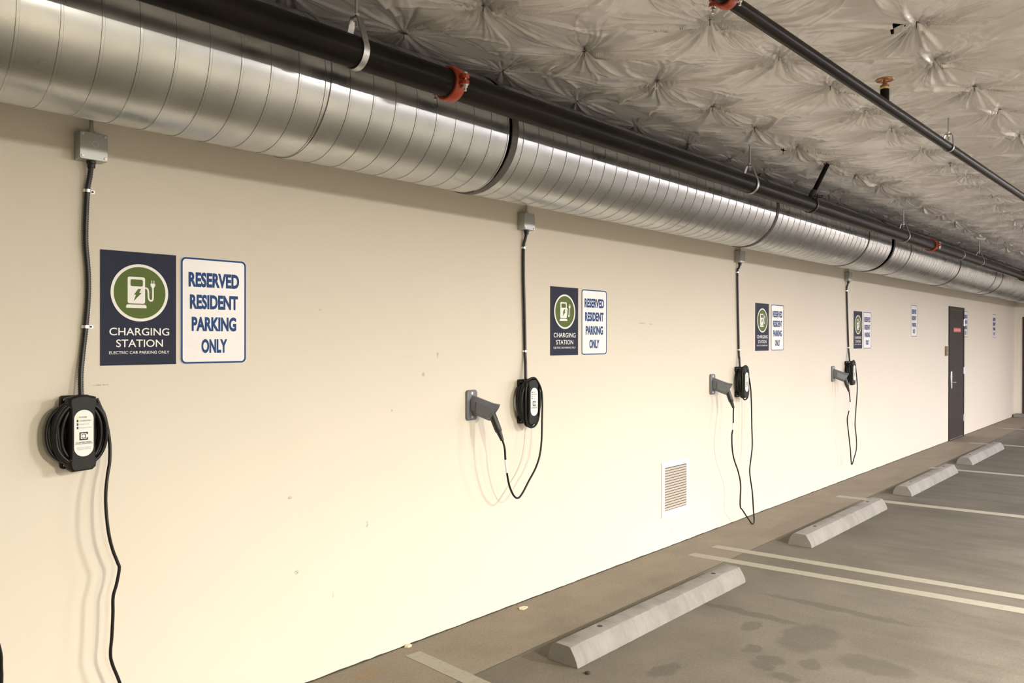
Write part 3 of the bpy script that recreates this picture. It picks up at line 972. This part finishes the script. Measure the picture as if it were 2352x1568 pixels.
    # connector: grip that comes out of the holster and a ribbed strain relief
    if plug_ax:
        e, d = plug_ax          # point where cable enters, axis pointing up into the holster
        e = Vector(e) - Vector((cx, 0, cz)); d = Vector(d).normalized()
        pr = []
        L = 0.0
        prof = [(0, .0085), (.004, .0115)]
        for q in range(6):
            prof += [(.006 + q * .0085, .0112 + q * .0010), (.0115 + q * .0085, .0122 + q * .0010), (.0118 + q * .0085, .0102 + q * .0010), (.0142 + q * .0085, .0105 + q * .0010)]
        pc = MB().tube([e + d * h for h, _ in prof], [r for _, r in prof], 14)
        pc.build('strain_relief', 'plug', t, angle=50)
        prof = [(.056, .0175), (.060, .0205), (.085, .0215), (.120, .0215), (.150, .022), (.185, .020)]
        MB().tube([e + d * h for h, _ in prof], [r for _, r in prof], 18).build('connector_grip', 'plug', t, angle=50)
    return t

base_loops = [(.088, .112, -.030, .000, .000, .3), (.093, .118, -.044, -.003, -.002, 1.1), (.097, .122, -.058, .000, .001, 2.0), (.094, .120, -.071, -.002, .000, 2.9),
              (.078, .106, -.034, .002, .002, 3.7), (.081, .112, -.050, -.001, -.001, 4.4), (.083, .112, -.066, .002, .000, .9), (.068, .102, -.060, .000, .000, 2.4), (.062, .100, -.045, .002, .000, .7), (.070, .106, -.076, .001, .000, 3.3), (.089, .116, -.080, .001, -.002, 4.0), (.100, .114, -.050, -.010, -.004, 5.2)]
out_loops = [(.078, .148, -.064, -.004, -.008, .5), (.072, .154, -.084, -.002, -.006, 1.6)]
C1 = [(1.268, -.055, 1.435), (1.295, -.060, 1.361), (1.304, -.066, 1.315), (1.310, -.071, 1.255), (1.307, -.077, 1.188), (1.297, -.083, 1.14), (1.288, -.089, 1.074), (1.287, -.094, 1.008), (1.293, -.1, .924), (1.308, -.1, .854), (1.327, -.1, .799), (1.334, -.1, .773), (1.324, -.1, .716), (1.311, -.1, .668), (1.310, -.1, .601), (1.306, -.1, .518), (1.301, -.1, .452), (1.308, -.1, .408), (1.336, -.1, .326), (1.352, -.1, .247), (1.30, -.1, .19), (1.185, -.1, .198), (1.02, -.1, .283), (.940, -.1, .405), (.931, -.1, .499), (.920, -.11, .594), (.85, -.14, .8), (.79, -.165, .95), (.765, -.19, 1.085)]
C2 = [(3.80, -.088, 1.408), (3.846, -.092, 1.424), (3.884, -.094, 1.416), (3.925, -.098, 1.36), (3.933, -.105, 1.292), (3.922, -.113, 1.169), (3.908, -.12, 1.034), (3.882, -.127, .942), (3.831, -.135, .867), (3.759, -.143, .801), (3.689, -.15, .735), (3.643, -.155, .713), (3.594, -.163, .735), (3.546, -.17, .802), (3.515, -.178, .884), (3.494, -.185, .963), (3.486, -.186, 1.03), (3.475, -.178, 1.080)]
C3 = [(6.83, -.088, 1.405), (6.865, -.092, 1.424), (6.90, -.094, 1.40), (6.93, -.096, 1.339), (6.96, -.103, 1.227), (6.966, -.109, 1.067), (6.962, -.115, .868), (6.958, -.122, .71), (6.926, -.128, .614), (6.877, -.135, .502), (6.872, -.141, .424), (6.905, -.147, .282), (6.91, -.154, .144), (6.914, -.16, .017), (6.858, -.165, .008), (6.771, -.168, .07), (6.659, -.171, .159), (6.601, -.174, .214), (6.602, -.177, .386), (6.553, -.18, .507), (6.462, -.183, .632), (6.422, -.185, .73), (6.408, -.188, .844), (6.418, -.191, .892), (6.43, -.190, .948), (6.455, -.178, 1.025), (6.480, -.168, 1.080)]
C4 = [(9.74, -.088, 1.405), (9.775, -.092, 1.424), (9.81, -.094, 1.40), (9.842, -.098, 1.306), (9.867, -.105, 1.098), (9.8, -.112, .844), (9.747, -.12, .668), (9.771, -.127, .513), (9.749, -.135, .388), (9.651, -.143, .297), (9.54, -.15, .229), (9.479, -.155, .417), (9.397, -.163, .6), (9.331, -.17, .764), (9.365, -.178, .861), (9.40, -.178, .956), (9.415, -.168, 1.03), (9.415, -.160, 1.080)]
charger(0, 1.205, 1.310, 'black wall charger at far left with coiled cable, its lead hanging out of the picture', base_loops, C1, None, ((.765, -.19, 1.08), (-.1, .25, .87)))
charger(1, 3.862, 1.275, 'black wall charger left of the second charging sign, its lead looping to a grey holster', base_loops[:7] + out_loops, C2, (14, 15), ((3.475, -.178, 1.075), (-.17, .30, .85)))
charger(2, 6.895, 1.280, 'black wall charger right of the white vent, its lead drooping to the floor', base_loops[4:7] + out_loops[1:], C3, (23, 24), ((6.480, -.168, 1.075), (-.10, .28, .87)))
charger(3, 9.790, 1.276, 'black wall charger nearest the dark door, its lead hanging in a sharp point', base_loops[4:8], C4, (14, 15), ((9.415, -.160, 1.075), (-.05, .25, .87)))

# grey plug holsters --------------------------------------------------
HOL_L = ['slate grey plug holster left of the second charger, lead hanging in a round loop', 'slate grey plug holster between the white vent and the third charger',
         'slate grey plug holster in front of the charger nearest the dark door', 'slate grey plug holster for the far left charger, outside the left edge']
def holster():
    h = thing('plug_holster', (0, 0, 0), HOL_L[0], 'holster', 'grey plug holsters')
    MB().prism(rrect(-.044, .044, -.089, .089, .018), 'y', -.014, 0).build('mounting_plate', 'greyplastic', h, bevel=.004)
    for sz in (-.070, .070):
        MB().lathe([(.0085, -.0142), (.006, -.0120)], 'y', (0, 0, sz), 16).cyl((0, -.0146, sz), (0, -.0120, sz), .0058, 12).build('screw', 'zinc', h)
    # faceted horn, leaning out, down and to the right, its mouth cut square to the plug
    cy, sy = math.cos(math.radians(30)), math.sin(math.radians(30))
    def turn(p_):
        x_, d_, z_ = p_
        return (x_ * cy + d_ * sy, x_ * sy - d_ * cy, z_)
    def ring(dt, zt, db, zb, w_, f=((-.30, 0.0), (.30, 0.0), (1.0, .24), (.95, .80), (.45, 1.0), (-.45, 1.0), (-.95, .80), (-1.0, .24))):
        return [turn((a * w_, dt + (db - dt) * t, zt + (zb - zt) * t)) for a, t in f]
    rings = [ring(.006, .056, .006, -.046, .024), ring(.022, .054, .018, -.050, .027), ring(.036, .050, .030, -.056, .034), ring(.095, .028, .070, -.072, .036), ring(.140, .012, .100, -.084, .037), ring(.178, .006, .119, -.090, .040)]
    inner = [ring(.174, .001, .121, -.084, .033), ring(.150, .006, .104, -.078, .031)]
    MB().loft(rings + inner).build('horn', 'greyplastic', h, angle=18, bevel=.0010)
    for s_ in (-1, 1):
        pts_ = [(.046, .022), (.040, -.036), (.110, -.066), (.150, -.020), (.098, .000)]
        vs = [turn((s_ * w_, a, b)) for w_ in (.033, .0405) for a, b in pts_]
        mb = MB(); n = len(pts_)
        mb.add(vs, [tuple(range(n)), tuple(range(n, 2 * n))] + [(q, (q + 1) % n, n + (q + 1) % n, n + q) for q in range(n)])
        mb.build('side_panel', 'greyplastic', h, bevel=.001)
    return h
h0 = holster(); h0.location = (3.392, 0, 1.278)
for x, l in ((6.405, HOL_L[1]), (9.340, HOL_L[2]), (.70, HOL_L[3])):
    copy_thing(h0, (x, 0, 1.277), l)

# ================================================================== SIGNS
ZN = 1.559
def charging_sign():
    s = thing('charging_station_sign', (0, 0, 0), '', 'sign', 'navy charging station signs')
    W_, H_ = .306, .4585
    MB().box(0, W_, -.003, 0, 0, H_).build('panel', 'navy', s, bevel=.0008)
    cx, cz, R_ = .1545, .2935, .1165
    MB().prism(circ(cx, cz, R_ - .010, 64), 'y', -.0038, -.003).build('emblem_disc', 'green', s)
    MB().ringprism(circ(cx, cz, R_, 64), circ(cx, cz, R_ - .0115, 64), 'y', -.0044, -.003).build('emblem_ring', 'signwhite', s)
    # pump pictogram
    g = MB()
    y0, y1 = -.0046, -.0037
    bx0, bx1, bz0, bz1 = cx - .050, cx + .020, cz - .044, cz + .064
    outer = rrect(bx0, bx1, bz0, bz1, .008, 4)
    win = rrect(bx0 + .011, bx1 - .009, bz1 - .038, bz1 - .010, .006, 4)
    g.ringprism(outer, win, 'y', y0, y1)
    g.prism([(bx0 - .006, bz0 - .018), (bx1 + .006, bz0 - .018), (bx1 + .006, bz0 - .009), (bx1 + .001, bz0 - .004), (bx0 - .001, bz0 - .004), (bx0 - .006, bz0 - .009)], 'y', y0, y1)
    g.build('pump_symbol', 'signwhite', s, angle=20)
    bolt = [(cx - .006, cz + .017), (cx - .019, cz - .016), (cx - .008, cz - .014), (cx - .029, cz - .035 + .001), (cx - .022, cz - .012)]
    bolt = [(cx - .008, cz + .016), (cx + .004, cz + .016), (cx - .004, cz + .000), (cx + .006, cz + .000), (cx - .026, cz - .034), (cx - .017, cz - .008), (cx - .025, cz - .008)]
    MB().prism(bolt, 'y', -.0052, -.0040).build('bolt_symbol', 'green', s)
    # plug lead
    lead = [(bx1 - .001, cz + .021), (bx1 + .009, cz + .018), (bx1 + .013, cz + .006), (bx1 + .014, cz - .018), (bx1 + .019, cz - .029), (bx1 + .027, cz - .030), (bx1 + .032, cz - .020), (bx1 + .032, cz + .022)]
    P = spline([(a, 0, b) for a, b in lead], 6)[:, [0, 2]]
    T = np.gradient(P, axis=0); T /= np.linalg.norm(T, axis=1)[:, None]
    Nn = np.stack([T[:, 1], -T[:, 0]], -1) * .0034
    q = MB()
    poly = [tuple(p_) for p_ in P + Nn] + [tuple(p_) for p_ in (P - Nn)[::-1]]
    n = len(P)
    vs = [(a, y0, b) for a, b in P + Nn] + [(a, y0, b) for a, b in P - Nn]
    q.add(vs, [(i, i + 1, n + i + 1, n + i) for i in range(n - 1)])
    hx_ = bx1 + .032
    q.prism([(hx_ - .010, cz + .040), (hx_ + .010, cz + .040), (hx_ + .010, cz + .032), (hx_ + .004, cz + .022), (hx_ - .004, cz + .022), (hx_ - .010, cz + .032)], 'y', y0, y1)
    q.box(hx_ - .006, hx_ - .003, y0, y1, cz + .040, cz + .053)
    q.box(hx_ + .003, hx_ + .006, y0, y1, cz + .040, cz + .053)
    q.build('plug_symbol', 'signwhite', s)
    for q in (('CHARGING', .1545, .1205, .0315, .242), ('STATION', .1545, .0735, .0315, .189)):
        text_mesh('title_lettering', [q], 'signwhite', s, .008).location = (0, -.0036, 0)
    a = text_mesh('caption_lettering', [('ELECTRIC CAR PARKING ONLY', .1545, .0450, .0125, .243)], 'signwhite', s, .004); a.location = (0, -.0036, 0)
    return s
def reserved_sign():
    s = thing('reserved_parking_sign', (0, 0, 0), '', 'sign', 'white reserved parking signs')
    W_, H_ = .306, .458
    MB().prism(rrect(0, W_, 0, H_, .022), 'y', -.003, 0).build('panel', 'signface', s, bevel=.0006)
    MB().ringprism(rrect(.0015, W_ - .0015, .0015, H_ - .0015, .0215), rrect(.0090, W_ - .0090, .0090, H_ - .0090, .0160), 'y', -.0036, -.003).build('border', 'blue', s)
    for q in (('RESERVED', .153, .335, .0600, .236), ('RESIDENT', .153, .240, .0590, .224), ('PARKING', .153, .145, .0580, .208), ('ONLY', .153, .050, .0570, .120)):
        text_mesh('lettering', [q], 'blue', s, .042).location = (0, -.0038, 0)
    return s
cs = charging_sign(); cs.location = (1.302, 0, ZN)
cs['label'] = 'navy charging station sign with green pump emblem, largest and nearest, at far left'
copy_thing(cs, (4.143, 0, ZN), 'navy charging station sign right of the second charger from the left')
copy_thing(cs, (7.281, 0, ZN), 'navy charging station sign above and right of the charger whose lead reaches the floor')
copy_thing(cs, (10.052, 0, ZN), 'navy charging station sign by the charger nearest the dark door')
rsn = reserved_sign(); rsn.location = (1.627, 0, 1.5576)
rsn['label'] = 'white reserved resident parking sign with blue words, largest and nearest, at far left'
for x, l in ((4.488, 'white reserved resident parking sign beside the second navy charging sign'), (7.642, 'white reserved resident parking sign beside the third navy charging sign'),
             (10.40, 'white reserved resident parking sign beside the navy sign nearest the door'), (12.49, 'white reserved resident parking sign alone on the wall left of the dark door'),
             (15.70, 'white reserved resident parking sign just right of the dark door, partly hidden by its hinges'), (18.13, 'white reserved resident parking sign farthest away near the end wall')):
    copy_thing(rsn, (x, 0, 1.5576 if x < 12 else 1.715), l)

# ================================================================== VENT
v = thing('wall_vent', (5.556, 0, .250), 'white louvred vent grille low on the wall between second and third chargers', 'vent')
VW, VH = .440, .436
fr = MB()
fr.ringprism([(0, 0), (VW, 0), (VW, VH), (0, VH)], [(.045, .045), (VW - .045, .045), (VW - .045, VH - .045), (.045, VH - .045)], 'y', -.010, 0)
fr.build('frame', 'ventwhite', v, bevel=.002)
MB().box(.040, VW - .040, -.0008, -.0002, .040, VH - .040).build('back_panel', 'ventback', v)
nl = 16
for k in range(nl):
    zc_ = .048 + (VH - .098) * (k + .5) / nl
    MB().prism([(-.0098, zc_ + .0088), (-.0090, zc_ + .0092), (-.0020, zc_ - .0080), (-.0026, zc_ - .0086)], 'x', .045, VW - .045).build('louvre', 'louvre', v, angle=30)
for sx, sz in ((VW / 2, .022), (VW / 2, VH - .022), (.022, VH / 2), (VW - .022, VH / 2)):
    MB().lathe([(.005, -.0102), (.004, -.0116)], 'y', (sx, 0, sz), 12).build('screw', 'ventwhite', v)

# ================================================================== WHEEL STOPS
STOPS = [(3.262, 5.195, 'concrete wheel stop nearest the camera, in front of the white vent', 1),
         (6.392, 8.363, 'concrete wheel stop just beyond the pair of painted stripes', 2),
         (9.210, 11.255, 'concrete wheel stop third from the camera, past the single painted stripe', 3),
         (12.041, 14.188, 'concrete wheel stop farthest away, before the dark door', 4)]
for a, b_, l, sd in STOPS:
    L = b_ - a
    s = thing('wheel_stop', (a, -.79, 0), l, 'wheel stop', 'concrete wheel stops along the wall')
    prof = [(.102, 0), (.101, .018), (.093, .048), (.080, .074), (.064, .092), (.050, .100), (-.036, .100), (-.046, .096), (-.076, .052), (-.088, .026), (-.094, 0)]
    rq = random.Random(sd)
    nseg = 46
    rings = []
    for i in range(nseg + 1):
        x = L * i / nseg
        e = 1.0
        if i in (0, nseg): e = .985
        rings.append([(x, p_[0] * e + rq.uniform(-.0011, .0011), max(0, p_[1] * e + (rq.uniform(-.0011, .0011) if p_[1] > 0 else 0))) for p_ in prof])
    MB().loft(rings).build('concrete_body', 'conc', s, angle=28, bevel=.002)
    for hx_ in (.345, L - .27):
        MB().lathe([(.015, .0985), (.015, .1015), (.011, .1018)], 'z', (hx_, .012, 0), 16).build('anchor_pin', 'gap', s)

# ================================================================== PAINTED STRIPES
LINES = [([(2.795, -.104), (2.890, -.114)], [(2.66, -3.2), (2.555, -3.2)], 'painted parking stripe nearest the camera, left of the nearest wheel stop'),
         ([(5.540, -.240), (5.645, -.255)], [(6.02, -4.6), (5.90, -4.6)], 'nearer of the paired painted stripes between the first and second wheel stops'),
         ([(5.880, -.262), (5.981, -.275)], [(6.30, -4.6), (6.19, -4.6)], 'farther of the paired painted stripes between the first and second wheel stops'),
         ([(8.640, -.270), (8.770, -.280)], [(9.15, -4.6), (9.03, -4.6)], 'painted parking stripe between the second and third wheel stops'),
         ([(11.40, -.500), (11.52, -.510)], [(11.80, -4.6), (11.68, -4.6)], 'painted parking stripe between the third and farthest wheel stops'),
         ([(14.60, -.300), (14.74, -.310)], [(14.98, -4.6), (14.86, -4.6)], 'painted parking stripe just beyond the farthest wheel stop'),
         ([(17.45, -.300), (17.58, -.310)], [(17.8, -4.6), (17.68, -4.6)], 'faint painted parking stripe farthest away by the end wall')]
for (a, b_), (c, d), l in LINES:
    n = 40
    rb = random.Random(len(l) + int(a[0] * 7))
    vs = []; fs = []
    for i in range(n + 1):
        t = i / n
        for k, (p_, q_) in enumerate(((a, d), (b_, c))):
            w_ = rb.uniform(-.003, .003)
            vs.append((p_[0] + (q_[0] - p_[0]) * t + w_, p_[1] + (q_[1] - p_[1]) * t, .0016))
    m = len(vs)
    vs += [(x, y, 0) for x, y, _ in vs]
    for i in range(n):
        q = 2 * i
        fs += [(q, q + 1, q + 3, q + 2), (q, q + 2, m + q + 2, m + q), (q + 1, m + q + 1, m + q + 3, q + 3)]
    fs += [(0, m, m + 1, 1)]
    mb = MB(); mb.add(vs, fs)
    tag(mb.build('parking_stripe', 'line'), l, 'painted line', 'painted parking stripes')

# ================================================================== DOORS
d1 = thing('door_1', (14.66, 0, 0), 'dark brown metal door in the long wall with red sign and steel lever', 'door')
struct(d1)
DW, DH = 1.05, 2.225
MB().ringprism([(0, 0), (DW, 0), (DW, DH), (0, DH)], [(.05, .0), (DW - .05, .0), (DW - .05, DH - .055), (.05, DH - .055)], 'y', -.016, 0).build('door_frame', 'door', d1, bevel=.003)
MB().box(.052, DW - .052, -.009, 0, .012, DH - .058).build('door_leaf', 'door', d1, bevel=.002)
sg = MB().box(.30, .80, -.012, -.009, 1.80, 1.872).build('door_sign', 'doorred', d1)
sg['label'] = 'red door sign with white lettering'
a = text_mesh('lettering', [('ELECTRICAL ROOM', .55, 1.820, .032, .42)], 'signwhite', sg, .02); a.location = (0, -.0126, 0)
lk = MB().box(.085, .165, -.026, -.009, .86, 1.15).build('lock_plate', 'steel', d1, bevel=.008)
MB().cyl((.13, -.026, .965), (.13, -.062, .965), .010, 14).tube([(.13, -.060, .965), (.20, -.062, .965), (.255, -.058, .965)], .009, 12).build('lever_handle', 'steel', lk)
MB().cyl((.125, -.026, 1.06), (.125, -.034, 1.06), .016, 16).build('lock_cylinder', 'zinc', lk)
for z in (.26, 1.08, 1.91):
    MB().box(DW - .075, DW - .012, -.019, -.012, z, z + .115).cyl((DW - .045, -.022, z - .004), (DW - .045, -.022, z + .119), .008, 12).build('hinge', 'steel', d1)
cr = thing('card_reader', (14.43, 0, 1.41), 'small bronze wall plate just left of the dark brown door', 'wall plate')
MB().box(0, .115, -.022, 0, 0, .155).build('plate', 'reader', cr, bevel=.004)
MB().lathe([(.012, -.022), (.012, -.028), (.009, -.030)], 'y', (.058, 0, .045), 16).build('button', 'brassband', cr)
d2 = thing('door_2', (X1, -.15, .07), 'dark door in the end wall at the right edge', 'door')
struct(d2)
MB().box(-.016, 0, -1.05, 0, 0, 2.10).build('door_leaf', 'door', d2, bevel=.003)
MB().box(-.020, -.016, -.30, -.045, 1.565, 1.69).build('door_sign', 'signface', d2)
MB().box(-.045, -.016, -.18, -.06, .86, 1.06).build('lock_plate', 'steel', d2, bevel=.006)
for k in range(3):
    pass

# ================================================================== SMALL LITTER ON THE FLOOR
ch = MB()
cpts = [(3.735, -.085), (3.76, -.060), (3.80, -.066), (3.812, -.090), (3.79, -.104), (3.75, -.108)]
ch.prism(cpts, 'z', 0.0, .006)
tag(ch.build('paint_chip', 'chip', bevel=.002), 'cream paint chip on the concrete at the wall foot, left of the nearest wheel stop', 'debris')
ch = MB()
cpts = [(2.862, -.018), (2.885, -.008), (2.91, -.012), (2.905, -.034), (2.878, -.036)]
ch.prism(cpts, 'z', 0.0, .012)
tag(ch.build('plaster_crumb', 'chip', bevel=.003), 'small cream plaster crumb in the corner of floor and wall near the nearest stripe', 'debris')
ch = MB()
ch.lathe([(.002, 0), (.016, .001), (.013, .010), (.004, .013)], 'z', (3.25, -.955, 0), 9)
tag(ch.build('pebble', 'gap', bevel=.001), 'dark pebble on the floor by the near end of the nearest wheel stop', 'debris')

# ================================================================== CEILING LAMPS
L0 = None
for i, (x, y, pw, colr) in enumerate(LAMPS):
    t = thing('ceiling_light', (x, y, 2.62), 'white strip lamp under the garage ceiling, number of the row out of frame', 'ceiling lamp', 'garage ceiling lamps')
    MB().box(-.06, .06, -.62, .62, .07, .13).build('lamp_housing', 'housing', t, bevel=.01)
    MB().cyl((0, -.5, .13), (0, -.5, .37), .006, 8).cyl((0, .5, .13), (0, .5, .37), .006, 8).build('lamp_rod', 'galv', t)
    em = mat('lamp_diffuser_%d' % i, (.9, .9, .88), .5, emit=colr, estr=LAMP_GLOW * pw / 400.0)
    MT['diff'] = em
    MB().tube([(0, -.60, .025), (0, .60, .025)], .035, 12).build('diffuser', 'diff', t)
    ld = bpy.data.lights.new('lamp_light', 'AREA')
    ld.shape = 'RECTANGLE'; ld.size = .20; ld.size_y = 1.2
    ld.energy = pw; ld.color = colr
    lo = bpy.data.objects.new('lamp_light', ld)
    COL.objects.link(lo); lo.parent = t; lo.location = (0, 0, -.015)
    t['label'] = ['white strip lamp behind the camera, first of the lamp row', 'white strip lamp of the row, level with the vent', 'white strip lamp of the row, level with the second wheel stop',
                  'white strip lamp of the row, level with the farthest wheel stop', 'white strip lamp of the row, level with the dark door', 'white strip lamp of the row, nearest the end wall', 'white strip lamp of the second row, by the rear wall', 'white strip lamp of the second row, level with the vent', 'white strip lamp of the second row, level with the third wheel stop', 'white strip lamp of the second row, level with the dark door'][i]
